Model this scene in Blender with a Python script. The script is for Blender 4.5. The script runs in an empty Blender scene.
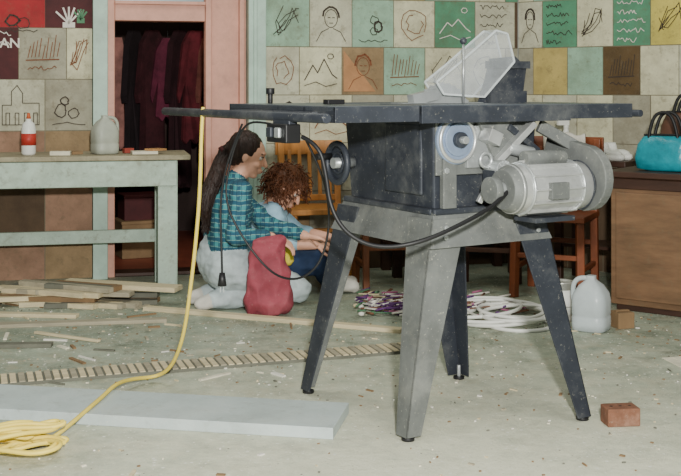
import bpy, bmesh, math, random
import numpy as np
from mathutils import Vector, Matrix, noise
random.seed(7)
S = bpy.context.scene
R2D = math.radians

# ------------------------------------------------------------------ materials
def lin(c):
    out = []
    for v in c:
        v = v/255.0
        out.append(v/12.92 if v <= 0.04045 else ((v+0.055)/1.055)**2.4)
    return out
MATS = {}
def mat(name, col, rough=0.6, metal=0.0, var=0.2, scale=9.0, bump=0.0, bscale=60.0, alpha=1.0, trans=0.0, stretch=(1,1,1), spec=0.4, stain=0.0, dust=0.0):
    if name in MATS: return MATS[name]
    m = bpy.data.materials.new(name); m.use_nodes = True
    nt = m.node_tree; N = nt.nodes; L = nt.links
    b = N['Principled BSDF']
    c = lin(col)
    tc = N.new('ShaderNodeTexCoord'); mp = N.new('ShaderNodeMapping')
    mp.inputs['Scale'].default_value = stretch
    L.new(tc.outputs['Object'], mp.inputs['Vector'])
    nz = N.new('ShaderNodeTexNoise'); nz.inputs['Scale'].default_value = scale
    nz.inputs['Detail'].default_value = 6; nz.inputs['Roughness'].default_value = 0.65
    L.new(mp.outputs['Vector'], nz.inputs['Vector'])
    cr = N.new('ShaderNodeValToRGB')
    cr.color_ramp.elements[0].position = 0.3; cr.color_ramp.elements[1].position = 0.72
    cr.color_ramp.elements[0].color = (*[v*(1-var) for v in c], 1)
    cr.color_ramp.elements[1].color = (*[min(1, v*(1+var)) for v in c], 1)
    L.new(nz.outputs['Fac'], cr.inputs['Fac']); out = cr.outputs['Color']
    def layer(out, sc_, p0, p1, col2, amt, det=10):
        n = N.new('ShaderNodeTexNoise'); n.inputs['Scale'].default_value = sc_; n.inputs['Detail'].default_value = det; n.inputs['Roughness'].default_value = .72
        L.new(tc.outputs['Object'], n.inputs['Vector'])
        r = N.new('ShaderNodeValToRGB'); r.color_ramp.elements[0].position = p0; r.color_ramp.elements[1].position = p1
        r.color_ramp.elements[1].color = (amt, amt, amt, 1); L.new(n.outputs['Fac'], r.inputs['Fac'])
        x = N.new('ShaderNodeMix'); x.data_type = 'RGBA'; L.new(r.outputs['Color'], x.inputs[0]); L.new(out, x.inputs[6]); x.inputs[7].default_value = (*lin(col2), 1)
        return x.outputs[2]
    if stain:
        out = layer(out, 3.1, .46, .70, (92, 76, 52), stain)
        out = layer(out, 22, .54, .64, (104, 92, 70), stain*.85)
    if dust:
        out = layer(out, 5, .5, .8, (176, 176, 164), dust*.8)
        out = layer(out, 90, .60, .68, (214, 212, 196), dust)
    L.new(out, b.inputs['Base Color'])
    b.inputs['Roughness'].default_value = rough; b.inputs['Metallic'].default_value = metal
    b.inputs['Specular IOR Level'].default_value = spec
    b.inputs['Alpha'].default_value = alpha; b.inputs['Transmission Weight'].default_value = trans
    if bump:
        n2 = N.new('ShaderNodeTexNoise'); n2.inputs['Scale'].default_value = bscale; n2.inputs['Detail'].default_value = 4
        L.new(mp.outputs['Vector'], n2.inputs['Vector'])
        bp = N.new('ShaderNodeBump'); bp.inputs['Strength'].default_value = bump; bp.inputs['Distance'].default_value = 0.01
        L.new(n2.outputs['Fac'], bp.inputs['Height']); L.new(bp.outputs['Normal'], b.inputs['Normal'])
    MATS[name] = m
    return m

def floor_material():
    m = bpy.data.materials.new('worn_concrete'); m.use_nodes = True
    nt = m.node_tree; N = nt.nodes; L = nt.links; b = N['Principled BSDF']
    tc = N.new('ShaderNodeTexCoord')
    def nz(scale, det=6, rough=0.6, st=(1, 1, 1)):
        mp = N.new('ShaderNodeMapping'); mp.inputs['Scale'].default_value = st; L.new(tc.outputs['Object'], mp.inputs['Vector'])
        n = N.new('ShaderNodeTexNoise'); n.inputs['Scale'].default_value = scale
        n.inputs['Detail'].default_value = det; n.inputs['Roughness'].default_value = rough
        L.new(mp.outputs['Vector'], n.inputs['Vector']); return n.outputs['Fac']
    def ramp(src, p0, p1, c0, c1):
        r = N.new('ShaderNodeValToRGB'); r.color_ramp.elements[0].position = p0; r.color_ramp.elements[1].position = p1
        r.color_ramp.elements[0].color = (*c0, 1); r.color_ramp.elements[1].color = (*c1, 1)
        L.new(src, r.inputs['Fac']); return r.outputs['Color']
    def mix(f, a, c, t='MIX'):
        x = N.new('ShaderNodeMix'); x.data_type = 'RGBA'; x.blend_type = t
        if isinstance(f, float): x.inputs[0].default_value = f
        else: L.new(f, x.inputs[0])
        for i, v in ((6, a), (7, c)):
            if isinstance(v, tuple): x.inputs[i].default_value = (*v, 1)
            else: L.new(v, x.inputs[i])
        return x.outputs[2]
    base = ramp(nz(2.6, 12, 0.75), 0.34, 0.66, lin((108, 118, 102)), lin((172, 182, 162)))
    worn = ramp(nz(7.0, 14, 0.82), 0.5, 0.57, (0, 0, 0), (.8, .8, .8))
    c = mix(worn, base, tuple(lin((158, 156, 132))))
    dark = ramp(nz(4.3, 14, 0.8), 0.53, 0.62, (0, 0, 0), (.7, .7, .7))
    c = mix(dark, c, tuple(lin((88, 92, 78))))
    # sawdust lying around the saw
    mp = N.new('ShaderNodeMapping'); mp.inputs['Location'].default_value = (-0.14, -1.12, 0); mp.inputs['Scale'].default_value = (0.40, 0.40, 1)
    L.new(tc.outputs['Object'], mp.inputs['Vector'])
    g = N.new('ShaderNodeTexGradient'); g.gradient_type = 'SPHERICAL'; L.new(mp.outputs['Vector'], g.inputs['Vector'])
    def add(a, k_, bb):
        mu = N.new('ShaderNodeMath'); mu.operation = 'MULTIPLY'; L.new(bb, mu.inputs[0]); mu.inputs[1].default_value = k_
        ad = N.new('ShaderNodeMath'); ad.operation = 'ADD'; L.new(a, ad.inputs[0]); L.new(mu.outputs[0], ad.inputs[1]); return ad.outputs[0]
    f = add(add(g.outputs['Fac'], 1.1, nz(3.0, 12, 0.78)), 1.2, nz(11.0, 12, 0.82))
    # ramp stops are limited to 0..1, so rescale the dust field first
    mr = N.new('ShaderNodeMapRange'); mr.inputs['From Min'].default_value = 1.30; mr.inputs['From Max'].default_value = 2.05; L.new(f, mr.inputs['Value'])
    dust = ramp(mr.outputs['Result'], 0.0, 1.0, (0, 0, 0), (.95, .95, .95))
    c = mix(dust, c, tuple(lin((222, 222, 198))))
    grit = ramp(nz(60, 6, .8), .56, .62, (0, 0, 0), (.5, .5, .5)); c = mix(grit, c, tuple(lin((206, 206, 184))))
    grit2 = ramp(nz(48, 6, .8), .60, .66, (0, 0, 0), (.45, .45, .45)); c = mix(grit2, c, tuple(lin((78, 74, 58))))
    for sc_, th, sel0, colr in ((26, .10, .46, (230, 230, 218)), (60, .14, .5, (232, 232, 222)), (35, .08, .55, (60, 54, 44))):
        v = N.new('ShaderNodeTexVoronoi'); v.inputs['Scale'].default_value = sc_; L.new(tc.outputs['Object'], v.inputs['Vector'])
        sp = ramp(v.outputs['Distance'], th, th+.05, (1, 1, 1), (0, 0, 0))
        sp2 = mix(sp, c, tuple(lin(colr)))
        sel = ramp(nz(4.0+sc_*.1, 3), sel0, sel0+.05, (0, 0, 0), (1, 1, 1))
        c = mix(sel, c, sp2)
    L.new(c, b.inputs['Base Color']); b.inputs['Roughness'].default_value = 0.6
    bp = N.new('ShaderNodeBump'); bp.inputs['Strength'].default_value = 0.5; bp.inputs['Distance'].default_value = 0.012
    L.new(nz(18, 10, 0.75), bp.inputs['Height']); L.new(bp.outputs['Normal'], b.inputs['Normal'])
    return m

def plaid_material():
    m = bpy.data.materials.new('plaid_flannel'); m.use_nodes = True
    nt = m.node_tree; N = nt.nodes; L = nt.links; b = N['Principled BSDF']
    tc = N.new('ShaderNodeTexCoord')
    def band(direction, scale, p0, p1):
        w = N.new('ShaderNodeTexWave'); w.bands_direction = direction; w.inputs['Scale'].default_value = scale
        w.inputs['Distortion'].default_value = 1.8; w.inputs['Detail Scale'].default_value = 2
        L.new(tc.outputs['Object'], w.inputs['Vector'])
        r = N.new('ShaderNodeValToRGB'); r.color_ramp.elements[0].position = p0; r.color_ramp.elements[1].position = p1
        L.new(w.outputs['Fac'], r.inputs['Fac']); return r.outputs['Color']
    def mix(f, a, c, t='MIX'):
        x = N.new('ShaderNodeMix'); x.data_type = 'RGBA'; x.blend_type = t
        L.new(f, x.inputs[0])
        for i, v in ((6, a), (7, c)):
            if isinstance(v, tuple): x.inputs[i].default_value = (*v, 1)
            else: L.new(v, x.inputs[i])
        return x.outputs[2]
    c = mix(band('Z', 7, .4, .8), tuple(lin((66, 138, 144))), tuple(lin((34, 84, 106))))
    c = mix(band('X', 7, .5, .85), c, tuple(lin((34, 80, 100))))
    c = mix(band('Z', 14, .94, .98), c, tuple(lin((122, 160, 152))))
    c = mix(band('X', 14, .96, .985), c, tuple(lin((20, 50, 70))))
    L.new(c, b.inputs['Base Color']); b.inputs['Roughness'].default_value = 0.9
    return m

# ------------------------------------------------------------------ builder
def orient(p1, p2):
    d = Vector(p2)-Vector(p1)
    return d.to_track_quat('Z', 'Y').to_matrix().to_4x4(), d.length
class B:
    def __init__(s, name):
        s.name = name; s.bm = bmesh.new(); s.mats = []
    def mi(s, m):
        if m not in s.mats: s.mats.append(m)
        return s.mats.index(m)
    def _set(s, verts, m, smooth=False):
        i = s.mi(m); fs = set()
        for v in verts: fs.update(v.link_faces)
        for f in fs: f.material_index = i; f.smooth = smooth
    def _cube(s, M, m):
        v = [M @ Vector(p) for p in ((-.5, -.5, -.5), (.5, -.5, -.5), (.5, .5, -.5), (-.5, .5, -.5), (-.5, -.5, .5), (.5, -.5, .5), (.5, .5, .5), (-.5, .5, .5))]
        s.hexa(v, m)
    def box(s, c, size, m, rz=0, rx=0, ry=0):
        s._cube(Matrix.Translation(c) @ Matrix.Rotation(rz, 4, 'Z') @ Matrix.Rotation(ry, 4, 'Y') @ Matrix.Rotation(rx, 4, 'X') @ Matrix.Diagonal((*size, 1)), m)
    def beam(s, p1, p2, w, h, m):
        Q, l = orient(p1, p2); c = (Vector(p1)+Vector(p2))/2
        s._cube(Matrix.Translation(c) @ Q @ Matrix.Diagonal((w, h, l, 1)), m)
    def cyl(s, p1, p2, r1, m, r2=None, seg=24, caps=True):
        Q, l = orient(p1, p2); c = (Vector(p1)+Vector(p2))/2
        r = bmesh.ops.create_cone(s.bm, cap_ends=caps, segments=seg, radius1=r1, radius2=r1 if r2 is None else r2, depth=l, matrix=Matrix.Translation(c) @ Q)
        s._set(r['verts'], m, True)
        for v in r['verts']:
            for f in v.link_faces:
                if len(f.verts) > 4: f.smooth = False
    def sph(s, c, r, m, sc=(1, 1, 1), rot=None):
        M = Matrix.Translation(c)
        if rot: M = M @ rot
        M = M @ Matrix.Diagonal((*sc, 1))
        q = bmesh.ops.create_uvsphere(s.bm, u_segments=16, v_segments=10, radius=r, matrix=M); s._set(q['verts'], m, True)
    def torus(s, c, axis, R, r, m, n=40, k=12):
        Q = Vector(axis).to_track_quat('Z', 'Y').to_matrix().to_4x4(); M = Matrix.Translation(c) @ Q; i = s.mi(m)
        g = [[s.bm.verts.new(M @ Vector(((R+r*math.cos(b*2*math.pi/k))*math.cos(a*2*math.pi/n), (R+r*math.cos(b*2*math.pi/k))*math.sin(a*2*math.pi/n), r*math.sin(b*2*math.pi/k)))) for b in range(k)] for a in range(n)]
        for a in range(n):
            for b in range(k):
                f = s.bm.faces.new((g[a][b], g[(a+1) % n][b], g[(a+1) % n][(b+1) % k], g[a][(b+1) % k])); f.smooth = True; f.material_index = i
    def hexa(s, v, m):
        vs = [s.bm.verts.new(p) for p in v]; i = s.mi(m)
        for f in ((0, 3, 2, 1), (4, 5, 6, 7), (0, 1, 5, 4), (1, 2, 6, 5), (2, 3, 7, 6), (3, 0, 4, 7)):
            F = s.bm.faces.new([vs[k] for k in f]); F.material_index = i
    def prism(s, pts, a, b, m, axis='Y'):
        i = s.mi(m)
        def P(p, t): return (p[0], t, p[1]) if axis == 'Y' else ((t, p[0], p[1]) if axis == 'X' else (p[0], p[1], t))
        A = [s.bm.verts.new(P(p, a)) for p in pts]; C = [s.bm.verts.new(P(p, b)) for p in pts]
        n = len(pts)
        fs = [s.bm.faces.new(A), s.bm.faces.new(C[::-1])]
        for k in range(n): fs.append(s.bm.faces.new((A[k], C[k], C[(k+1) % n], A[(k+1) % n])))
        for f in fs: f.material_index = i
    def lathe(s, prof, c, m, seg=28, sx=1, sy=1, power=2.0):
        rings = []; i = s.mi(m)
        for r, z in prof:
            ring = []
            for k in range(seg):
                a = 2*math.pi*k/seg; ca, sa = math.cos(a), math.sin(a)
                q = (abs(ca)**power+abs(sa)**power)**(-1/power)
                ring.append(s.bm.verts.new((c[0]+r*q*ca*sx, c[1]+r*q*sa*sy, c[2]+z)))
            rings.append(ring)
        for a, b in zip(rings, rings[1:]):
            for k in range(seg):
                f = s.bm.faces.new((a[k], a[(k+1) % seg], b[(k+1) % seg], b[k])); f.material_index = i; f.smooth = True
        for ring in (rings[0][::-1], rings[-1]):
            f = s.bm.faces.new(ring); f.material_index = i
    def ribbon(s, pts, w, m, y=-0.002):
        i = s.mi(m)
        for (x1, z1), (x2, z2) in zip(pts, pts[1:]):
            dx, dz = x2-x1, z2-z1; l = math.hypot(dx, dz)
            if l < 1e-6: continue
            nx, nz_ = -dz/l*w/2, dx/l*w/2; ex, ez = dx/l*w*.3, dz/l*w*.3
            vs = [s.bm.verts.new(p) for p in ((x1+nx-ex, y, z1+nz_-ez), (x1-nx-ex, y, z1-nz_-ez), (x2-nx+ex, y, z2-nz_+ez), (x2+nx+ex, y, z2+nz_+ez))]
            f = s.bm.faces.new(vs); f.material_index = i
    def done(s, loc=(0, 0, 0), rz=0, parent=None, bevel=0.0, recalc=True):
        if recalc: bmesh.ops.recalc_face_normals(s.bm, faces=s.bm.faces)
        me = bpy.data.meshes.new(s.name); s.bm.to_mesh(me); s.bm.free()
        for m in s.mats: me.materials.append(m)
        o = bpy.data.objects.new(s.name, me); S.collection.objects.link(o)
        o.location = loc; o.rotation_euler = (0, 0, rz)
        if parent: o.parent = parent
        if bevel:
            md = o.modifiers.new('bevel', 'BEVEL'); md.width = bevel; md.segments = 2; md.limit_method = 'ANGLE'; md.angle_limit = R2D(40)
        return o
def empty(name, loc=(0, 0, 0), rz=0):
    o = bpy.data.objects.new(name, None); S.collection.objects.link(o); o.location = loc; o.rotation_euler = (0, 0, rz); return o
def curve(name, splines, r, m, parent=None, smooth=True):
    cu = bpy.data.curves.new(name, 'CURVE'); cu.dimensions = '3D'; cu.bevel_depth = r; cu.bevel_resolution = 2; cu.resolution_u = 6; cu.use_fill_caps = True
    for pts in splines:
        sp = cu.splines.new('NURBS' if smooth else 'POLY'); sp.points.add(len(pts)-1)
        for i, p in enumerate(pts): sp.points[i].co = (*p, 1)
        if smooth: sp.order_u = 3; sp.use_endpoint_u = True
    cu.materials.append(m)
    o = bpy.data.objects.new(name, cu); S.collection.objects.link(o)
    if parent: o.parent = parent
    return o

# ------------------------------------------------------------------ palette
K = dict(bump=.25, stain=.5)
cream = mat('paint_cream', (208, 204, 172), .75, var=.16, scale=7, **K)
cream2 = mat('paint_bone', (192, 190, 166), .75, var=.2, scale=6, **K)
grayb = mat('paint_greybeige', (160, 156, 136), .75, var=.24, scale=6, **K)
green = mat('paint_seafoam', (148, 180, 156), .75, var=.16, scale=7, **K)
green2 = mat('paint_green', (84, 142, 110), .75, var=.18, scale=7, **K)
ochre = mat('paint_ochre', (186, 166, 100), .75, var=.18, scale=7, **K)
yellowp = mat('paint_yellow', (206, 190, 96), .75, var=.15, scale=7, **K)
brownp = mat('paint_brown', (92, 72, 44), .75, var=.3, scale=7, **K)
tanp = mat('paint_tan', (146, 122, 90), .8, var=.28, scale=6, **K)
pinkp = mat('paint_dustypink', (152, 118, 96), .8, var=.28, scale=6, **K)
dkb = mat('paint_umber_and_shade', (84, 66, 48), .8, var=.3, scale=6, bump=.2)  # brown paint; low on the right it also stands in for shadow
redp = mat('paint_red', (158, 30, 36), .7, var=.25, scale=7, stain=.3)
mar = mat('paint_maroon', (74, 26, 28), .7, var=.35, scale=7)
orangep = mat('paint_orange', (178, 130, 90), .8, var=.2)
mortar = mat('mortar', (120, 114, 94), .9, var=.2)
inkd = mat('mural_ink', (60, 50, 44), .8)
inkb = mat('mural_brown', (120, 70, 44), .8)
inkw = mat('mural_white', (220, 214, 204), .8)
trimg = mat('trim_seafoam', (170, 196, 180), .5, var=.14, bump=.1, stain=.15)
trimp = mat('trim_pink', (206, 150, 130), .5, var=.14, bump=.1, stain=.15)
oak = mat('oak', (184, 124, 62), .45, var=.3, scale=5, stretch=(6, 6, 1))
darkwood = mat('dark_wood', (60, 38, 28), .5, var=.3, scale=5, stretch=(1, 1, 6))
pine = mat('pine', (204, 190, 154), .7, var=.22, scale=5, stretch=(1, 8, 8))
pine2 = mat('weathered_board', (160, 152, 130), .8, var=.25, scale=5, stretch=(1, 8, 8))
pine3 = mat('brown_board', (130, 104, 74), .8); pine4 = mat('grey_board', (104, 104, 92), .8)
black = mat('black_rubber', (22, 22, 24), .5)
white = mat('white_plastic', (225, 225, 218), .4, var=.05)
paper = mat('paper', (214, 208, 186), .9)

# ------------------------------------------------------------------ room
WL = (1.065, 6.6, 0); WR = math.atan2(.208, .978)
floorm = floor_material()
b = B('floor')
b.box((0.5, 3.2, -0.05), (9, 8.6, 0.1), floorm)
b.done()

def doodle(bd, x0, x1, z0, z1, m, kind=None, w=.0042):
    cx, cz = (x0+x1)/2, (z0+z1)/2; W, H = (x1-x0)*.38, (z1-z0)*.38
    U = random.uniform
    k = kind if kind is not None else random.choice([0, 0, 1, 3, 3, 6, 6, 7, 8, 9, 9, 9])
    if k == 0:
        for q in range(2):
            ph = U(0, 6); pts = [(cx+W*(.35+.35*q+.25*random.random())*math.cos(ph+a*.5), cz+H*(.35+.3*q+.3*random.random())*math.sin(ph+a*.5)) for a in range(11+2*q)]; bd.ribbon(pts, w, m)
    elif k == 1:
        for j in range(5):
            z = cz+H-2*H*j/4; e = U(.5, 1)
            bd.ribbon([(cx-W+t*2*W*e/16, z+U(-.014, .014)) for t in range(17)], w, m)
    elif k == 2:
        bd.ribbon([(cx-W, cz-H), (cx-W, cz), (cx-W*.5, cz), (cx-W*.5, cz+H*.7), (cx-W*.2, cz+H), (cx+W*.1, cz+H*.6), (cx+W*.1, cz+H*.1), (cx+W, cz+H*.1), (cx+W, cz-H), (cx-W, cz-H)], w, m)
        for j in range(4):
            x = cx-W*.8+j*W*.5; bd.ribbon([(x, cz-H), (x, cz-H*.4), (x+W*.2, cz-H*.4), (x+W*.2, cz-H)], w, m)
    elif k == 3:
        for j in range(4):
            bd.ribbon([(cx+W*math.cos(t*.7+j)*U(.3, 1), cz+H*math.sin(t*1.1+j)*U(.4, 1)) for t in range(6)], w, m)
    elif k == 5:   # hand print
        for a in (-50, -20, 0, 20, 45):
            an = R2D(90-a); bd.ribbon([(cx, cz-H*.4), (cx+W*.9*math.cos(an), cz-H*.2+H*.9*math.sin(an))], w*2.4, m)
        bd.ribbon([(cx-W*.25, cz-H*.5), (cx+W*.25, cz-H*.5)], w*7, m)
    elif k == 6:   # portrait: hair, face outline, shoulders
        pts = [(cx+W*.4*math.cos(a*.5), cz+H*.25+H*.5*math.sin(a*.5)) for a in range(14)]; bd.ribbon(pts, w, m)
        bd.ribbon([(cx+W*.5*math.cos(a*.45), cz+H*.35+H*.55*math.sin(a*.45)+U(-.006, .006)) for a in range(8)], w*2.5, m)
        bd.ribbon([(cx-W*.9, cz-H), (cx-W*.6, cz-H*.5), (cx-W*.15, cz-H*.3)], w, m); bd.ribbon([(cx+W*.9, cz-H), (cx+W*.6, cz-H*.5), (cx+W*.15, cz-H*.3)], w, m)
        bd.ribbon([(cx-W*.2, cz+H*.3), (cx-W*.05, cz+H*.3)], w, m); bd.ribbon([(cx+W*.08, cz+H*.3), (cx+W*.22, cz+H*.3)], w, m); bd.ribbon([(cx-W*.1, cz), (cx+W*.12, cz)], w, m)
    elif k == 7:   # leaf / landscape
        bd.ribbon([(cx-W, cz-H*.5), (cx-W*.5, cz+H*U(0, .4)), (cx-W*.2, cz-H*.1), (cx+W*.2, cz+H*U(.3, .8)), (cx+W*.7, cz-H*.2), (cx+W, cz-H*.4)], w*1.4, m)
        bd.ribbon([(cx-W, cz-H*.8), (cx-W*.3, cz-H*.6), (cx+W*.3, cz-H*.85), (cx+W, cz-H*.7)], w, m)
        bd.ribbon([(cx+W*.6+W*.2*math.cos(a), cz+H*.8+H*.15*math.sin(a)) for a in range(8)], w, m)
    elif k == 8:   # hatched shape with caption
        for j in range(9):
            x = cx-W*.8+j*W*.2; bd.ribbon([(x, cz-H*.3+U(0, .02)), (x+W*.15, cz+H*U(.2, .95))], w, m)
        bd.ribbon([(cx-W*.9, cz-H*.35), (cx+W*.9, cz-H*.3)], w*1.5, m)
        bd.ribbon([(cx-W*.8+t*W*.12, cz-H*.75+U(-.012, .012)) for t in range(14)], w, m)
    elif k == 9:   # filled smeared motif, one to three blotches with outlines
        for q in range(random.randint(2, 4)):
            ox, oz = U(-.5, .5)*W, U(-.5, .5)*H; r_ = U(.2, .45)
            pts = [(cx+ox+W*r_*U(.7, 1.2)*math.cos(a*.7), cz+oz+H*r_*U(.7, 1.2)*math.sin(a*.7)) for a in range(10)]
            bd.ribbon(pts, w*U(1, 3), m)
        bd.ribbon([(cx-W*.9+t*W*.2, cz-H*.95+U(-.008, .008)) for t in range(10)], w, m)
def block(bd, x0, x1, z0, z1, m, d=.12):
    g = .005
    if m is redp or m is mar: g = .001
    bd.box(((x0+x1)/2, d/2+random.uniform(0, .004), (z0+z1)/2), (x1-x0-g, d, z1-z0-g), m)
wbl = B('wall_back'); mural = B('mural_drawing')
pal = {0: [tanp, pinkp, dkb], 1: [pinkp, dkb, tanp, pinkp], 2: [tanp, pinkp, pinkp, grayb], 3: [grayb, cream2, tanp], 4: [cream, grayb, mar, cream2], 5: [mar, redp, redp, redp, mar], 6: [redp, cream, green], 7: [cream, grayb, green]}
for k in range(8):
    z0 = -.034+.283*k; z1 = z0+.283
    off = k in (4,); x = -2.49; j = 0
    while x > -4.0:
        w = .14 if (off and j == 0) else .255
        m = pal[k][j % len(pal[k])]
        block(wbl, x-w, x, max(z0, 0), z1, m)
        if k == 3 and j < 3: doodle(mural, x-w, x, z0, z1, inkd, [9, 2, 6][j])
        if k == 4 and m is not mar: doodle(mural, x-w, x, z0, z1, inkb, 8 if j else 3)
        if k == 4 and m is mar: doodle(mural, x-w, x, z0, z1, inkw, 1)
        if k == 5:
            doodle(mural, x-w, x, z0-.05, z1-.12, inkw if j == 0 else (inkd if j % 2 else inkw), 5 if j == 0 else 9)
            if j == 0: doodle(mural, x-w*.5, x, z0, z1-.15, mat('mural_green', (70, 120, 84)), 5)
        x -= w; j += 1
wbl.box((-3.26, .075, 1.11), (1.53, .14, 2.22), mortar)
wall_b1 = wbl.done(WL, WR)
mural.done(parent=wall_b1, recalc=False)
wb = B('wall_back'); mural = B('mural_drawing')
pr = {1: [green, cream2, green, cream, green2, cream2, dkb],
      0: [cream2, cream, tanp, green, cream, cream2, grayb],
      2: [cream, green, cream2, ochre, green, cream, green2],
      -1: [cream2, cream, grayb, cream2, cream, grayb, tanp],
      -2: [cream2, grayb, cream2, grayb, grayb, tanp, tanp],
      -3: [tanp, grayb, tanp, dkb, dkb, dkb, dkb],  # two lowest rows: shadow at the right put into the dark brown blocks
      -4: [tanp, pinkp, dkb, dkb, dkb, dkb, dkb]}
for k in range(-4, 4):
    z0 = max(1.01+.277*k, 0); z1 = 1.01+.277*(k+1)
    x = -1.53; j = 0
    while x < -.01:
        w = .25 if j else (.26 if k % 2 else .2)
        x1 = min(x+w, 0)
        m = pr.get(k, pr[2])[j % 7]
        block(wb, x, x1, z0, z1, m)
        if (k in (0, 1, 2) or (k == -1 and random.random() < .6)) and m is not dkb:
            doodle(mural, x, x1, z0, z1, inkw if m is green2 else random.choice([inkd, inkd, inkb]))
        if m is tanp and k == 0:
            mural.prism([(x+.01, z0+.02), (x+.2, z0+.02), (x+.01, z1-.02)], -.0015, -.0008, orangep)
        x = x1; j += 1
wb.box((-.765, .075, 1.11), (1.53, .14, 2.22), mortar)
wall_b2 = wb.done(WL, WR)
mural.done(parent=wall_b2, recalc=False)
def lettering(txt, parent, x, z, size, m):
    cu = bpy.data.curves.new('lettering', 'FONT'); cu.body = txt; cu.size = size; cu.extrude = .0005; cu.offset = .001; cu.materials.append(m)
    o = bpy.data.objects.new('lettering', cu); S.collection.objects.link(o); o.parent = parent; o.location = (x, -.003, z); o.rotation_euler = (math.pi/2, 0, 0)
lettering('RICAN', wall_b1, -3.10, 1.27, .075, inkw)
# right wall
wr = B('wall_right')
pq = {1: [cream2, green2, cream, green2, yellowp, cream], 0: [grayb, ochre, green, brownp, cream, cream2, green],
      2: [cream, green, ochre, cream, green2, cream2], -1: [cream, cream2, cream, grayb, cream, cream2], -2: [grayb, cream2, cream2, grayb, cream],
      -3: [dkb, dkb, dkb, dkb, tanp], -4: [dkb, dkb, dkb, dkb]}  # lowest blocks: dark brown paint with the shadow there coloured in
RR = math.atan2(-.6, .8)
m2 = B('mural_drawing')
for k in range(-4, 4):
    z0 = max(1.01+.277*k, 0); z1 = 1.01+.277*(k+1); x = 0; j = 0
    while x < 2.6:
        w = .22 if j else (.16 if k % 2 else .1)
        p = pq.get(k, pq[2]); m = p[j % len(p)]
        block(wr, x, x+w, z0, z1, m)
        if k >= 1 or (k == 0 and random.random() < .3): doodle(m2, x, x+w, z0, z1, inkw if (m is green2 and random.random() < .4) else inkd, 1 if m is green2 else random.choice([1, 8, 6, 9, 3]))
        x += w; j += 1
wr.box((1.3, .075, 1.11), (2.6, .14, 2.22), mortar)
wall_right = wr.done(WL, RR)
m2.done(parent=wall_right, recalc=False)

# doorway
d = B('door_frame')
d.box((-1.582, .03, 1.05), (.1, .2, 2.1), trimg)
d.box((-2.448, .03, 1.05), (.08, .2, 2.1), trimg)
d.box((-1.595, -.075, 1.05), (.02, .02, 2.1), trimg)
d.box((-2.015, .04, 2.06), (.79, .16, .08), trimg)
d.box((-2.39, .06, 1.0), (.04, .12, 2.03), trimp)
d.box((-1.75, .08, 1.0), (.24, .05, 2.03), trimp)
d.box((-1.85, .06, 1.0), (.035, .1, 2.03), trimp)
d.box((-1.66, .05, 1.0), (.03, .09, 2.03), trimp)
d.box((-2.12, .06, 1.475), (.5, .12, .1), trimp)
d.box((-2.12, .04, 1.525), (.5, .14, .02), trimp)
d.box((-2.12, .08, 1.78), (.5, .02, .5), mat('transom_glass', (140, 160, 165), .2, var=.1))
d.box((-2.12, .06, .012), (.5, .14, .02), darkwood)
for (x0, x1) in ((-2.488, -1.532),):
    d.box(((x0+x1)/2, .07, 2.16), (x1-x0, .12, .12), trimg)
d.done(WL, WR, bevel=.004).name = 'door_1'

# back room behind the doorway
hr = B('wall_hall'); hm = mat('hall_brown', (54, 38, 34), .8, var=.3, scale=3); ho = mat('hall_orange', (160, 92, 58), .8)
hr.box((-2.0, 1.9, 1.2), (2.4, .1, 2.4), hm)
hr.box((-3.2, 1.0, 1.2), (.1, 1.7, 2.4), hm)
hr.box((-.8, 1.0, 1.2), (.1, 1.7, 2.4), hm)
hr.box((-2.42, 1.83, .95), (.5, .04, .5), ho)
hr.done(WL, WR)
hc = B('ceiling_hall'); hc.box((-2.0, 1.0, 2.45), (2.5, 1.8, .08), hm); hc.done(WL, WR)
hf = B('floor_hall'); hf.box((-2.0, 1.0, .006), (2.3, 1.66, .012), mat('hall_floor', (140, 72, 54), .5, var=.2)); hf.done(WL, WR)
g = B('clothes_rack')
g.cyl((-2.95, 1.1, 1.5), (-1.5, 1.1, 1.5), .012, black)
for xx in (-2.95, -1.5):
    g.cyl((xx, 1.1, .0), (xx, 1.1, 1.5), .012, black); g.box((xx, 1.1, .02), (.04, .4, .03), black)
gs = [(-2.86, (20, 18, 22), .45, .13, .5), (-2.75, (24, 20, 22), .5, .14, .3), (-2.64, (22, 18, 20), .6, .13, .6), (-2.52, (26, 22, 26), .80, .14, .2), (-2.36, (150, 104, 96), .66, .06, .3),
      (-2.24, (30, 20, 24), .45, .09, 1.0), (-2.12, (60, 24, 30), .55, .10, .7), (-2.02, (96, 36, 56), .85, .09, .3), (-1.94, (44, 18, 24), .4, .11, .9), (-1.84, (92, 30, 38), .70, .10, .4), (-1.75, (130, 78, 68), .6, .07, .6), (-1.66, (44, 20, 26), .4, .11, .4)]
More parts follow.
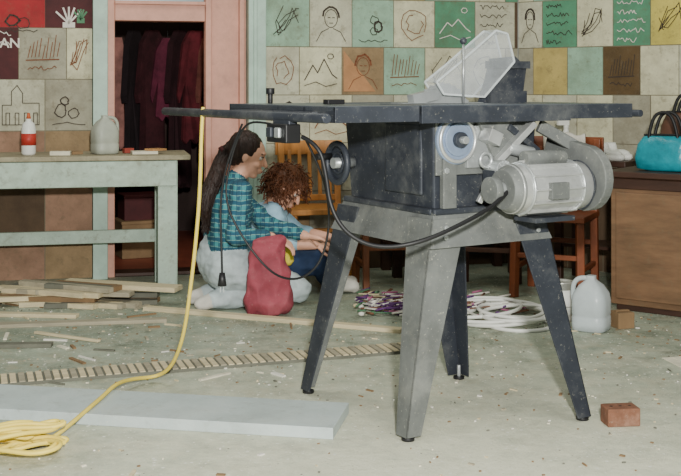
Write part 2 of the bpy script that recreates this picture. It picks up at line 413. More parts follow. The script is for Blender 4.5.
for i, (x, c, zb, hw, tw) in enumerate(gs):
    m = mat('garment_%d' % i, c, .9, var=.5, bump=.3, bscale=20); th = .022
    g_n = 9; top = 1.43-.05*(i % 3 == 1)
    pts = []
    for q in range(g_n): pts.append((-hw+2*hw*q/(g_n-1), zb+.02*math.sin(q*2.1+i)))
    pts += [(hw*.8, 1.1), (hw*1.25, .95), (hw*1.4, 1.0), (hw*.98, top-.09), (.04, top), (-.04, top), (-hw*.98, top-.09), (-hw*1.4, 1.0), (-hw*1.25, .95), (-hw*.8, 1.1)]
    ca, sa = math.cos(tw), math.sin(tw); vs = []
    for t_ in (-th, th):
        vs.append([g.bm.verts.new((x+a*ca-t_*sa, 1.1+a*sa+t_*ca+.02*math.sin(a*60)*(1.43-z), z)) for a, z in pts])
    n = len(pts); mi_ = g.mi(m)
    fs = [g.bm.faces.new(vs[0]), g.bm.faces.new(vs[1][::-1])]+[g.bm.faces.new((vs[0][q], vs[1][q], vs[1][(q+1) % n], vs[0][(q+1) % n])) for q in range(n)]
    for f in fs: f.material_index = mi_
    g.cyl((x, 1.1, top-.01), (x, 1.1, 1.52), .003, black, seg=6)
g.done(WL, WR, bevel=.012)
g = B('storage_boxes')
for (x, y, z, sx, sy, sz, c_) in ((-2.2, .7, .12, .3, .25, .22, pine3), (-2.22, .72, .31, .22, .2, .15, mar), (-2.6, .7, .16, .3, .3, .3, darkwood)):
    g.box((x, y, z+.003), (sx, sy, sz), c_, rz=.2); g.box((x, y, z+sz/2), (sx+.01, sy+.01, .02), c_, rz=.2)
g.done(WL, WR, bevel=.004)

# ------------------------------------------------------------------ chairs & tables
def chair(name, loc, rz, m, s=1.0):
    c = B(name)
    W, D, H, T = .36*s, .34*s, .38*s, .74*s
    c.box((0, 0, H), (W, D, .03), m)
    for sx in (-1, 1):
        c.beam((sx*W*.44, -D*.44, 0), (sx*W*.42, -D*.4, H-.01), .035*s, .035*s, m)
        c.beam((sx*W*.44, D*.5, 0), (sx*W*.44, D*.42, H), .035*s, .035*s, m)
        c.beam((sx*W*.44, D*.42, H), (sx*W*.46, D*.56, T), .035*s, .03*s, m)
        c.beam((sx*W*.43, -D*.42, .14*s), (sx*W*.44, D*.46, .14*s), .02, .025, m)
    c.box((0, -D*.42, .2*s), (W*.85, .02, .025), m)
    c.box((0, D*.46, .24*s), (W*.85, .02, .025), m)
    n = 5
    for i in range(n):
        x = -W*.32+W*.64*i/(n-1)
        c.beam((x, D*.43, H+.04), (x, D*.54, T-.04), .022*s, .012, m)
    c.box((0, D*.435, H+.05), (W*.86, .02, .035), m)
    pr_ = [( -W*.54+W*1.08*t/8, D*.54+.03*(1-((t-4)/4)**2)) for t in range(9)]
    back = [(x, y+.024) for x, y in pr_[::-1]]
    c.prism(pr_+back, T-.07*s, T+.01, m, axis='Z')
    return c.done(loc, rz, bevel=.004)
chair('wooden_chair', (-.135, 6.09, 0), R2D(14), oak, 1.0)
chair('wooden_chair', (.25, 5.83, 0), R2D(-170), mat('oak_dark', (112, 66, 38), .45, var=.3), .93)
ch3 = chair('wooden_chair', (1.09, 5.60, 0), R2D(-25), mat('oak_red', (126, 68, 40), .45, var=.3), 1.06)
chair('wooden_chair', (.78, 5.80, 0), R2D(165), mat('oak_umber', (74, 46, 32), .45, var=.3), .9)

t = B('classroom_table')
t.box((0, 0, .655), (.78, .34, .03), darkwood)
t.box((0, -.14, .6), (.72, .02, .08), darkwood); t.box((0, .14, .6), (.72, .02, .08), darkwood)
for sx in (-1, 1):
    for sy in (-1, 1): t.box((sx*.34, sy*.13, .32), (.05, .05, .64), darkwood)
    t.box((sx*.34, 0, .15), (.03, .26, .04), darkwood)
t.box((0, .155, .32), (.72, .01, .5), black)
t.done((.62, 6.30, 0), WR, bevel=.004)
t = B('side_table')
t.box((0, 0, .65), (.42, .28, .03), darkwood); t.box((0, -.12, .6), (.38, .02, .06), darkwood)
for sx in (-1, 1):
    for sy in (-1, 1): t.box((sx*.18, sy*.11, .32), (.04, .04, .64), darkwood)
t.box((0, 0, .2), (.38, .24, .02), darkwood)
STL = Vector((1.40, 5.97, 0)); t.done(STL, RR, bevel=.004)

cab = B('wooden_cabinet'); cw = mat('cabinet_ply', (112, 84, 60), .5, var=.35, scale=4, stretch=(1, 1, 5), stain=.4)
cab.box((.45, .24, .33), (.9, .44, .6), cw)
cab.box((.45, .24, .02), (.86, .4, .04), darkwood)
cab.box((.45, .23, .645), (.96, .5, .028), darkwood)
cab.box((.45, .018, .60), (.9, .012, .05), darkwood)
cab.box((.9-.02, .012, .31), (.02, .012, .5), darkwood)
cab.box((.45, .010, .31), (.84, .012, .5), cw)
cab.sph((.80, .0, .35), .014, black)
cab.done((1.27, 5.2, 0), RR, bevel=.004)

def bag(name, loc, rz, w, h, dp, m, hm_, hh):
    c = B(name)
    c.lathe([(.30, 0), (.47, .01), (.5, h*.35), (.47, h*.75), (.38, h*.97), (.3, h)], (0, 0, 0), m, 32, w, dp, 3.2)
    o = c.done((0, 0, 0), 0)
    for v in o.data.vertices:
        n = noise.noise(v.co*18)*.014; v.co.y += n; v.co.x += n*.6
    e = empty(name, loc, rz); o.name = 'bag_body'; o.parent = e
    curve('handle', [[(-w*.25, sy*dp*.3, h*.9), (-w*.2, sy*dp*.35, h+hh*.7), (0, sy*dp*.3, h+hh), (w*.2, sy*dp*.35, h+hh*.7), (w*.25, sy*dp*.3, h*.9)] for sy in (-1, 1)], .008, hm_, e)
    curve('zip', [[(-w*.38, 0, h+.002), (0, 0.0, h+.008), (w*.38, 0, h+.002)]], .005, hm_, e)
    return e
bag('teal_handbag', (1.53, 5.17, .66), RR, .28, .165, .12, mat('teal_vinyl', (22, 132, 146), .3, var=.3, bump=.6, bscale=22), black, .12)
bag('brown_shoulder_bag', (1.70, 5.35, .66), RR, .30, .27, .1, mat('brown_leather', (84, 56, 42), .5, var=.3), black, .1)
w = B('paper_stack'); w.box((0, 0, .01), (.2, .14, .02), paper, rz=.1); w.box((.01, 0, .024), (.2, .14, .006), white, rz=-.1)
w.box((.02, .05, .11), (.14, .012, .17), paper, rx=-.15)
w.done((.62, 6.28, .671), .2)
for nm, dx_, dy_, sc_ in (('white_spray_bottle', -.19, .0, .95),):
    w = B(nm)
    w.lathe([(.035*sc_, 0), (.04*sc_, .01), (.04*sc_, .1*sc_), (.02*sc_, .14*sc_), (.014*sc_, .17*sc_), (.016*sc_, .175*sc_), (.016*sc_, .19*sc_)], (0, 0, 0), white)
    w.box((-.02*sc_, 0, .205*sc_), (.07*sc_, .02, .03), white)
    w.done(STL+Vector((dx_*.8, -dx_*.6+dy_, .665)), .3)
w = B('white_sneakers')
for i in range(2):
    y0 = -.02+i*.085
    w.lathe([(.036, 0), (.04, .012), (.038, .03)], (.05, y0, 0), white, 24, 2.4, .95)
    w.lathe([(.034, .028), (.03, .05), (.026, .075), (.022, .09)], (.01, y0, 0), white, 20, 1.5, 1)
    w.lathe([(.034, .028), (.026, .045), (.01, .055)], (.08, y0, 0), white, 20, 1.6, .95)
w.done(STL+Vector((.01, -.04, .665)), RR-.1)
c = B('draped_shirt')
cm = mat('white_cloth', (214, 208, 196), .9, var=.1)
n = 10; P = []
for i in range(n+1):
    u = -.11+.22*i/n; row = []
    for j in range(9):
        prof = [(-.035, .60), (-.033, .66), (-.03, .72), (-.015, .805), (.015, .81), (.05, .805), (.068, .74), (.070, .64), (.072, .5)][j]
        row.append(c.bm.verts.new((u+.01*math.sin(j), .205+prof[0]+(.008*math.sin(i*1.9)*(-1 if j < 4 else 1)), prof[1]+.01*math.sin(i*1.3))))
    P.append(row)
k = c.mi(cm)
for i in range(n):
    for j in range(8):
        f = c.bm.faces.new((P[i][j], P[i+1][j], P[i+1][j+1], P[i][j+1])); f.smooth = True; f.material_index = k
o = c.done(parent=ch3)
md = o.modifiers.new('s', 'SOLIDIFY'); md.thickness = .004

# ------------------------------------------------------------------ workbench
gb = mat('bench_seafoam', (172, 190, 174), .6, var=.2, scale=6, bump=.15, stain=.45)
gt = mat('bench_top', (156, 148, 122), .7, var=.35, scale=5, stain=.4)
w = B('workbench')
w.box((-.72, .21, .695), (1.5, .46, .025), gt)
w.box((-.72, -.005, .615), (1.36, .022, .13), gb)
w.box((-.72, .41, .615), (1.36, .022, .13), gb)
for sx in (-.075, -1.38):
    w.box((sx, .21, .61), (.025, .4, .13), gb)
    for yy in (.03, .38): w.box((sx-.01, yy, .34), (.1, .07, .68), gb)
    w.box((sx-.01, .205, .25), (.05, .3, .07), gb)
w.box((-.72, .38, .25), (1.3, .03, .07), gb)
w.done((-.80, 5.64, 0), WR, bevel=.004)
bx = lambda lx, ly, z: (-.80+lx*.978-ly*.208, 5.64+lx*.208+ly*.978, z)
gl = B('glue_bottle')
gl.lathe([(.03, 0), (.036, .01), (.036, .13), (.03, .16), (.014, .175), (.014, .185)], (0, 0, 0), white)
gl.lathe([(.0375, .05), (.0375, .11)], (0, 0, 0), mat('label_red', (176, 52, 40), .5), 28)
gl.cyl((0, 0, .185), (0, 0, .215), .012, mat('cap_red', (190, 90, 50)), .006)
gl.done(bx(-.78, .14, .708))
def jug(name, loc, rz, s, m, capm):
    e = empty(name, loc, rz); e.scale = (s, s, s)
    j = B('body')
    j.lathe([(.062, 0), (.074, .006), (.076, .03), (.0755, .06), (.073, .066), (.0755, .072), (.076, .13), (.07, .16), (.048, .195), (.024, .215), (.019, .222), (.019, .236)], (0, 0, 0), m, 36, 1, 1, 4)
    if capm: j.cyl((0, 0, .232), (0, 0, .248), .021, capm)
    j.done(parent=e)
    curve('handle', [[(.018, 0, .222), (.05, 0, .224), (.078, 0, .20), (.084, 0, .16), (.08, 0, .12), (.07, 0, .10)]], .011, m, e)
    return e
hdpe = mat('milky_plastic', (200, 210, 212), .3, var=.08, scale=12, alpha=.72)
jug('plastic_jug', bx(-.40, .16, .708), .6, .85, mat('grey_plastic', (168, 172, 158), .45, var=.15), None)
p = B('paper_scraps')
p.box(bx(-.20, .12, .716), (.13, .1, .015), paper, rz=.3); p.box(bx(-.14, .14, .729), (.09, .07, .01), mat('paper_tan', (190, 140, 90), .9), rz=.8)
p.box(bx(-.62, .1, .718), (.1, .05, .02), paper, rz=.1)
p.box(bx(-.55, .16, .716), (.06, .06, .015), pine3, rz=.7)
p.box(bx(-.28, .2, .722), (.05, .04, .025), mat('tin_red', (150, 60, 46), .5), rz=.5)
p.done()
curve('power_cord', [[bx(-.97, .3, .72), bx(-.96, .1, .725), bx(-.95, -.03, .71), bx(-.945, -.05, .6), bx(-.96, -.045, .4), bx(-.94, -.05, .25), bx(-.97, -.06, .02), bx(-1.1, -.1, .012)]], .008, black)

# ------------------------------------------------------------------ boards and debris on the floor
def board(name, c, size, rz, m, ry=0, rx=0):
    q = B(name); q.box((0, 0, 0), size, m, ry=ry, rx=rx); o = q.done(c, rz, bevel=.002); return o
foam = mat('pale_blue_foam', (182, 194, 192), .7, var=.14, scale=5, bump=.1, stain=.2, dust=.45)
board('foam_insulation_board', (-.715, 3.55, .0175), (1.46, .27, .035), R2D(-10.6), foam)
q = B('grooved_flooring_plank')
q.box((0, 0, .006), (1.75, .13, .012), pine4)
for i in range(58):
    q.box((-.86+i*.0302, 0, .0135), (.021, .128, .004), pine if i % 3 else pine2, rz=.0)
q.done((-.50, 4.16, 0), R2D(18.6))
board('wooden_board', (-.33, 4.965, .009), (1.28, .05, .018), R2D(-22.2), pine)
board('wooden_board', (-1.25, 4.87, .008), (.95, .06, .016), R2D(9), pine2)
board('wooden_board', (-1.42, 4.45, .008), (.5, .05, .016), R2D(4), pine4)
board('wooden_board', (-1.5, 5.06, .008), (.6, .05, .016), R2D(-6), pine)
board('wooden_board', (-1.15, 4.62, .006), (.35, .02, .01), R2D(-28), pine)
pile = B('scrap_wood_pile')
for i in range(28):
    l = random.uniform(.3, .62); wdt = random.uniform(.04, .09); lay = i//8
    mm = [pine, pine2, pine3, pine, pine4][i % 5]
    pile.box((random.uniform(-.32, .08), random.uniform(-.10, .14)*(1-.2*lay), .012+lay*.024), (l, wdt, .022), mm, rz=random.uniform(-.45, .35), rx=random.uniform(-.05, .05))
pile.box((-.55, .02, .012), (.7, .06, .018), pine2, rz=.1); pile.box((-.7, .12, .012), (.5, .06, .018), pine, rz=-.1)
pile.done((-1.15, 5.39, 0))
deb = B('floor_debris'); dm_ = [pine, pine2, paper, pine3, pine3, pine4, mat('scrap_white', (222, 218, 208))]
for i in range(1100):
    x = random.uniform(-1.7, 1.6); y = random.choice([random.uniform(2.2, 5.3), random.uniform(3.6, 5.4)])
    if i < 40 and x > -.2: x = -.2-abs(x)*.8
    if x*1.0 < -.1 and 3.2 < y < 3.85: continue
    if y > 4.9 and -.9 < x < .1: continue
    if i < 40: l, wd_, h = random.uniform(.05, .16), random.uniform(.006, .018), .006
    elif i < 200: l, wd_, h = random.uniform(.012, .035), random.uniform(.004, .012), .004
    else: l, wd_, h = random.uniform(.004, .011), random.uniform(.003, .007), .003
    deb.box((x, y, h/2+.0003), (l, wd_, h), random.choice(dm_), rz=random.uniform(0, 3.14))
deb.done()
q = B('brick'); bm_ = mat('brick_brown', (122, 82, 62), .85, var=.3, scale=20, bump=.4, dust=.35)
q.box((0, 0, .028), (.105, .07, .056), bm_)
for i in range(3): q.cyl((-.03+.03*i, 0, .05), (-.03+.03*i, 0, .0575), .007, darkwood, seg=12)
q.done((.875, 3.44, 0), .12, bevel=.006)
q = B('wood_offcut'); q.box((0, 0, .035), (.08, .08, .07), pine3); q.box((0, 0, .073), (.07, .02, .006), pine3)
q.done((1.235, 4.83, 0), .3, bevel=.006)
q = B('paper_sheet'); q.box((0, 0, .002), (.2, .14, .003), paper); q.box((.02, .02, .0045), (.15, .12, .001), paper, rz=.2); q.done((1.36, 4.22, 0), .2)
jug('milk_jug', (1.09, 4.78, 0), 2.6, 1.0, hdpe, None)
e = empty('paint_can', (1.0, 4.99, 0), .3)
q = B('can'); tin = mat('tin', (196, 196, 188), .35, .6)
q.lathe([(.055, 0), (.057, .004), (.055, .008), (.055, .165), (.058, .17), (.058, .176), (.048, .176), (.047, .168)], (0, 0, 0), tin)
q.lathe([(.0557, .03), (.0557, .14)], (0, 0, 0), white)
q.done(parent=e)
curve('bail', [[(-.057, 0, .14), (-.05, -.05, .09), (0, -.07, .06), (.05, -.05, .09), (.057, 0, .14)]], .002, tin, e)
hp = []
for (x, y, r, z, tilt) in ((.79, 4.86, .145, .008, 0), (.72, 4.98, .21, .02, .03), (.79, 5.03, .16, .03, -.02), (.62, 5.12, .22, .03, .03), (.46, 5.2, .18, .015, .0), (.68, 5.04, .25, .03, .02), (.80, 4.94, .17, .04, .02)):
    hp.append([(x+r*math.cos(a*math.pi/12), y+r*math.sin(a*math.pi/12), z+tilt*math.cos(a*math.pi/12)*.5) for a in range(25)])
curve('plastic_hoops', hp, .0085, white, smooth=True)
sc = B('craft_scraps')
cs = [mat('scrap_white', (222, 218, 208)), mat('scrap_purple', (84, 44, 100)), mat('scrap_brown', (112, 76, 56)), mat('scrap_pink', (170, 96, 130)), mat('scrap_green', (80, 120, 90)), mat('scrap_cream', (200, 186, 150))]
for i in range(420):
    x = random.gauss(.32, .22); y = 5.26+random.gauss(0, .16); m = random.choice(cs+[cs[0], cs[0], cs[1], cs[1]])
    if x < .07 or y < 4.95 or y > 5.6 or x > .85: continue
    a = random.uniform(-1.2, 1.2); l = random.uniform(.03, .14); z = random.uniform(.004, .03)
    p1 = Vector((x, y, z)); p2 = p1+Vector((math.cos(a)*l, math.sin(a)*l, random.uniform(-.003, .02)))
    if i % 5 == 0: sc.sph((x, y, .012), .014, m, (1, 1, .7))
    elif i % 5 < 3: sc.beam(p1, p2, .014, .004, m)
    else: sc.cyl(p1, p2, .005, m, seg=8)
sc.done()

# ------------------------------------------------------------------ yellow cord
ym = mat('yellow_cord', (228, 204, 88), .5, var=.1)
yc = [(-.462, 3.70, .985), (-.466, 3.69, .93), (-.472, 3.70, .70), (-.492, 3.72, .50), (-.51, 3.74, .37), (-.53, 3.78, .25), (-.556, 3.82, .15), (-.60, 3.88, .06), (-.66, 3.94, .015), (-.73, 3.86, .03), (-.76, 3.72, .05), (-.775, 3.58, .045), (-.79, 3.45, .045), (-.82, 3.33, .03), (-.86, 3.22, .012), (-.93, 3.17, .012), (-1.02, 3.2, .012)]
loops = []
for j in range(11):
    cx, cy = -.97+random.uniform(-.06, .06), 3.16+random.uniform(-.04, .04); ra, rb = random.uniform(.06, .17), random.uniform(.03, .08); ph = random.uniform(0, 6)
    loops.append([(cx+ra*math.cos(ph+a*.5)*random.uniform(.75, 1.1), cy+rb*math.sin(ph*1.3+a*.5)*random.uniform(.75, 1.1)+.01*math.sin(a), .012+.006*j+.006*math.sin(a*1.7)) for a in range(15)])
curve('yellow_extension_cord', [yc]+loops, .0068, ym)

# ------------------------------------------------------------------ table saw
SC = (.322, 3.64, 0); SR = R2D(31.5)
saw = empty('table_saw', SC, SR)
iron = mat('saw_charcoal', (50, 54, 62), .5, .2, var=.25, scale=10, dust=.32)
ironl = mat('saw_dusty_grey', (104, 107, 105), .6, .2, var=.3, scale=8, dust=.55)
steel = mat('saw_steel', (176, 180, 180), .35, .6, var=.2)
topm = mat('saw_table_top', (84, 90, 98), .35, .4, var=.2, dust=.3)
bluegrey = mat('saw_blue_grey', (132, 148, 172), .45, .3, dust=.2)
sil = mat('motor_silver', (196, 198, 196), .33, .6, var=.2, stain=.2)
k = B('cabinet')
k.hexa([(-.19, -.235, .665), (.19, -.235, .665), (.19, .235, .665), (-.19, .235, .665), (-.206, -.254, .962), (.206, -.254, .962), (.206, .254, .962), (-.206, .254, .962)], iron)
k.box((-.2, 0, .675), (.03, .5, .02), iron); k.box((0, -.25, .675), (.42, .03, .02), iron)
k.box((-.200, -.09, .83), (.012, .2, .22), iron)
k.done(parent=saw, bevel=.006)
k = B('table_top')
k.box((-.02, 0, .985), (.58, .68, .03), topm)
for sx, x0, x1 in ((-1, -.60, -.315), (1, .275, .55)):
    xm = (x0+x1)/2; w_ = x1-x0
    k.box((xm, 0, .992), (w_, .67, .014), topm)
    for yy in (-.33, .33): k.box((xm, yy, .975), (w_, .012, .045), iron)
    for xx in (x0+.006, x1-.006): k.box((xx, 0, .975), (.012, .67, .045), iron)
    for yy in (-.16, 0, .16): k.box((xm, yy, .98), (w_, .01, .03), iron)
k.box((-.02, -.335, .972), (.58, .014, .05), iron); k.box((-.02, .335, .972), (.58, .014, .05), iron)
k.box((0.0, -.0, 1.0005), (.33, .07, .003), steel)
for yy in (-.12, .13): k.box((-.02, yy, 1.0005), (.57, .018, .002), iron)
k.done(parent=saw, bevel=.002)
k = B('fence_rail')
k.cyl((-.635, -.35, .966), (-.635, .80, .966), .014, iron)
k.box((-.615, 0, .972), (.02, .5, .02), iron)
k.cyl((-.52, .2, 1.0), (-.52, .2, 1.035), .008, black); k.cyl((-.52, .2, 1.03), (-.52, .2, 1.05), .014, black)
k.box((-.45, -.08, 1.008), (.06, .03, .015), black)
k.cyl((.585, -.34, .966), (.585, .34, .966), .012, iron)
k.done(parent=saw, bevel=.002)
k = B('switch_box')
k.box((-.635, -.10, .918), (.05, .12, .055), black); k.box((-.665, -.12, .92), (.012, .03, .03), steel); k.box((-.665, -.07, .92), (.012, .03, .03), iron)
k.box((-.63, -.10, .95), (.03, .1, .02), iron)
k.done(parent=saw, bevel=.004)
k = B('handwheel')
k.torus((-.268, .20, .80), (1, 0, 0), .064, .011, iron)
k.cyl((-.262, .20, .80), (-.252, .20, .80), .06, iron, seg=40); k.cyl((-.285, .20, .80), (-.205, .20, .80), .018, steel)
k.torus((-.266, .20, .80), (1, 0, 0), .034, .004, iron)
k.cyl((-.265, .245, .82), (-.32, .245, .82), .011, black)
k.done(parent=saw)
k = B('stand')
zt, zs = .675, .57
tx, ty = .205, .255; bx_, by_ = .24, .29
cor_t = [(-tx, -ty), (tx, -ty), (tx, ty), (-tx, ty)]; cor_b = [(-bx_, -by_), (bx_, -by_), (bx_, by_), (-bx_, by_)]
inn = lambda p: (p[0]*.97, p[1]*.97)
for i in range(4):
    j = (i+1) % 4
    a, b2, c2, d2 = cor_t[i], cor_t[j], cor_b[j], cor_b[i]
    k.hexa([(*d2, zs), (*c2, zs), (*inn(c2), zs), (*inn(d2), zs), (*a, zt), (*b2, zt), (*inn(b2), zt), (*inn(a), zt)], ironl)
k.box((0, 0, .672), (.42, .52, .008), ironl)
feet = [(-.312, -.265), (.317, -.385), (.285, .25), (-.31, .375)]
for i in range(4):
    sx, sy = (-1 if i in (0, 3) else 1), (-1 if i in (0, 1) else 1)
    T = Vector((sx*.222, sy*.272, .655)); F = Vector((feet[i][0], feet[i][1], 0.012))
    wt, wbm, th = .13, .055, .006
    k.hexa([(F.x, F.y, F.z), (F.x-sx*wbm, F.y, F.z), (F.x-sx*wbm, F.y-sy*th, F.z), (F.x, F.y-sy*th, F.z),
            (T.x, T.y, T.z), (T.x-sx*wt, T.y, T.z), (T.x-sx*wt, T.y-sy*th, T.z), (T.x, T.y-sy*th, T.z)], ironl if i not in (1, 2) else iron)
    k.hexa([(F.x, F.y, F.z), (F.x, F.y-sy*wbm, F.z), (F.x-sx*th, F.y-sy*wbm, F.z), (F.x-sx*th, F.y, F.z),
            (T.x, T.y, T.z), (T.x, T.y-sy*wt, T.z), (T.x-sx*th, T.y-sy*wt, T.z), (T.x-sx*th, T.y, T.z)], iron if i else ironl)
    k.cyl((F.x-sx*.02, F.y-sy*.02, 0), (F.x-sx*.02, F.y-sy*.02, .05), .007, steel); k.cyl((F.x-sx*.02, F.y-sy*.02, 0), (F.x-sx*.02, F.y-sy*.02, .01), .02, black)
    for zz in (.63, .60): k.cyl((T.x-sx*.04, T.y+sy*.012, zz), (T.x-sx*.04, T.y+sy*.02, zz), .008, steel, seg=6)
k.done(parent=saw, bevel=.0015)
k = B('trunnion')
k.box((-.02, -.257, .87), (.36, .008, .17), ironl)
k.cyl((-.13, -.26, .893), (-.13, -.275, .893), .075, bluegrey, seg=40)
k.torus((-.13, -.278, .893), (0, 1, 0), .066, .006, sil)
k.cyl((-.13, -.27, .893), (-.13, -.283, .893), .05, bluegrey, seg=40); k.cyl((-.13, -.28, .893), (-.13, -.30, .893), .024, iron); k.cyl((-.13, -.29, .893), (-.13, -.32, .893), .012, steel)
k.box((-.155, -.262, .76), (.05, .02, .15), ironl); k.box((-.04, -.262, .87), (.1, .02, .13), steel)
k.prism([(-.06, .96), (.06, .96), (.14, .82), (.1, .78), (.0, .84)], -.262, -.285, ironl)
k.beam((-.02, -.29, .80), (.14, -.31, .94), .035, .02, sil); k.beam((.06, -.28, .93), (.18, -.28, .85), .03, .02, iron)
k.box((.02, -.30, .77), (.1, .06, .06), iron); k.cyl((.0, -.275, .80), (.0, -.34, .80), .03, steel)
k.box((-.02, -.30, .90), (.05, .05, .04), sil, ry=.4); k.cyl((.05, -.30, .865), (.13, -.32, .845), .02, steel); k.torus((-.04, -.30, .83), (0, 1, 0), .022, .006, steel, 24, 8)
k.beam((-.06, -.29, .70), (.0, -.30, .80), .016, .016, sil)
for q_ in ((-.17, .80), (-.08, .94), (.1, .92), (.05, .74)): k.cyl((q_[0], -.26, q_[1]), (q_[0], -.278, q_[1]), .01, steel, seg=6)
k.done(parent=saw, bevel=.002)
k = B('motor')
k.cyl((-.01, -.37, .745), (.27, -.37, .745), .075, sil, seg=36)
for i in range(12):
    a = i*math.pi/6; k.box((.13, -.37+.078*math.cos(a), .745+.078*math.sin(a)), (.2, .006, .014), sil, rx=a+math.pi/2)
for xx in (.03, .23): k.torus((xx, -.37, .745), (1, 0, 0), .077, .005, steel)
k.cyl((-.035, -.37, .745), (.0, -.37, .745), .06, ironl, .078, seg=36); k.cyl((-.08, -.37, .745), (-.03, -.37, .745), .022, steel); k.cyl((-.085, -.37, .745), (-.06, -.37, .745), .04, ironl)
k.cyl((.27, -.37, .745), (.295, -.37, .745), .08, iron, .06, seg=36)
k.cyl((.05, -.37, .835), (.21, -.37, .835), .024, ironl); k.box((.13, -.375, .65), (.16, .1, .015), iron); k.box((.14, -.29, .7), (.14, .08, .02), iron)
k.box((.12, -.45, .74), (.07, .02, .05), ironl)
k.done(parent=saw, bevel=.002)
k = B('belt_guard')
pts = []
for a in range(-90, 91, 15): pts.append((-.36+.0-.105*math.cos(R2D(a)), .765+.105*math.sin(R2D(a))))
pts += [(-.20, .90), (-.18, .84), (-.22, .70)]
k.prism(pts, .30, .335, ironl, axis='X')
k.cyl((.335, -.36, .765), (.35, -.36, .765), .07, iron, seg=36); k.cyl((.35, -.36, .765), (.36, -.36, .765), .02, steel)
k.beam((.2, -.27, .93), (.33, -.3, .86), .02, .04, ironl)
k.done(parent=saw, bevel=.003)
clear = mat('cloudy_acrylic', (200, 206, 208), .2, var=.2, scale=20, alpha=.2)
edgem = mat('acrylic_edge', (205, 212, 212), .3, alpha=.8)
k = B('blade_guard')
pr_ = [(.0, 1.03), (.17, 1.02), (.30, 1.14), (.27, 1.235), (.22, 1.245), (.06, 1.13), (-.03, 1.07)]
for y0 in (-.035, .03):
    k.prism(pr_, y0, y0+.004, clear)
    for a, c_ in zip(pr_, pr_[1:]+pr_[:1]): k.beam((a[0], y0+.002, a[1]), (c_[0], y0+.002, c_[1]), .005, .006, edgem)
for (a, c_) in zip(pr_[3:], pr_[4:]): k.beam((a[0], 0, a[1]), (c_[0], 0, c_[1]), .07, .004, clear)
k.done(parent=saw)
k = B('splitter')
k.prism([(.17, 1.0), (.36, 1.0), (.38, 1.12), (.33, 1.16), (.22, 1.15), (.2, 1.08)], -.004, .004, iron)
k.box((.28, 0, 1.02), (.16, .06, .04), iron); k.box((.30, 0, 1.13), (.16, .05, .025), iron)
k.cyl((.06, -.06, 1.0), (.06, -.06, 1.2), .004, steel); k.sph((.06, -.06, 1.205), .012, iron)
k.box((-.06, 0, 1.02), (.1, .035, .035), steel, ry=-.2)
bl = [(.02+(.125 if i % 2 else .118)*math.cos(i*math.pi/30), .945+(.125 if i % 2 else .118)*math.sin(i*math.pi/30)) for i in range(60)]
k.prism(bl, -.0015, .0015, steel)
k.done(parent=saw)
INV = (Matrix.Translation(SC) @ Matrix.Rotation(SR, 4, 'Z')).inverted()
def wcurve(name, splines, r, m):
    o = curve(name, splines, r, m); o.parent = saw; o.matrix_parent_inverse = INV; return o
wcurve('motor_cable', [[(-.11, 3.15, .91), (-.06, 3.12, .89), (-.04, 3.12, .80), (-.03, 3.12, .715), (.013, 3.1, .64), (.099, 3.08, .60), (.224, 3.06, .618), (.377, 3.15, .675), (.46, 3.24, .71), (.50, 3.29, .74)]], .0065, black)
wcurve('loop_cable', [[(-.149, 3.21, .932), (-.22, 3.25, .95), (-.295, 3.35, .945), (-.341, 3.4, .83), (-.36, 3.4, .704), (-.31, 3.4, .596), (-.218, 3.38, .481), (-.14, 3.33, .465), (-.08, 3.3, .50), (-.046, 3.3, .56), (-.03, 3.28, .67), (-.05, 3.22, .80), (-.10, 3.18, .90)],
                      [(-.30, 3.36, .94), (-.35, 3.4, .83), (-.375, 3.42, .70), (-.37, 3.42, .56), (-.368, 3.42, .47)]], .0035, black)
k = B('plug'); k.cyl((-.368, 3.42, .475), (-.368, 3.42, .435), .009, black, .014, seg=14)
for q_ in (-.005, .005): k.box((-.368+q_, 3.42, .425), (.002, .006, .02), steel)
o = k.done(); o.parent = saw; o.matrix_parent_inverse = INV

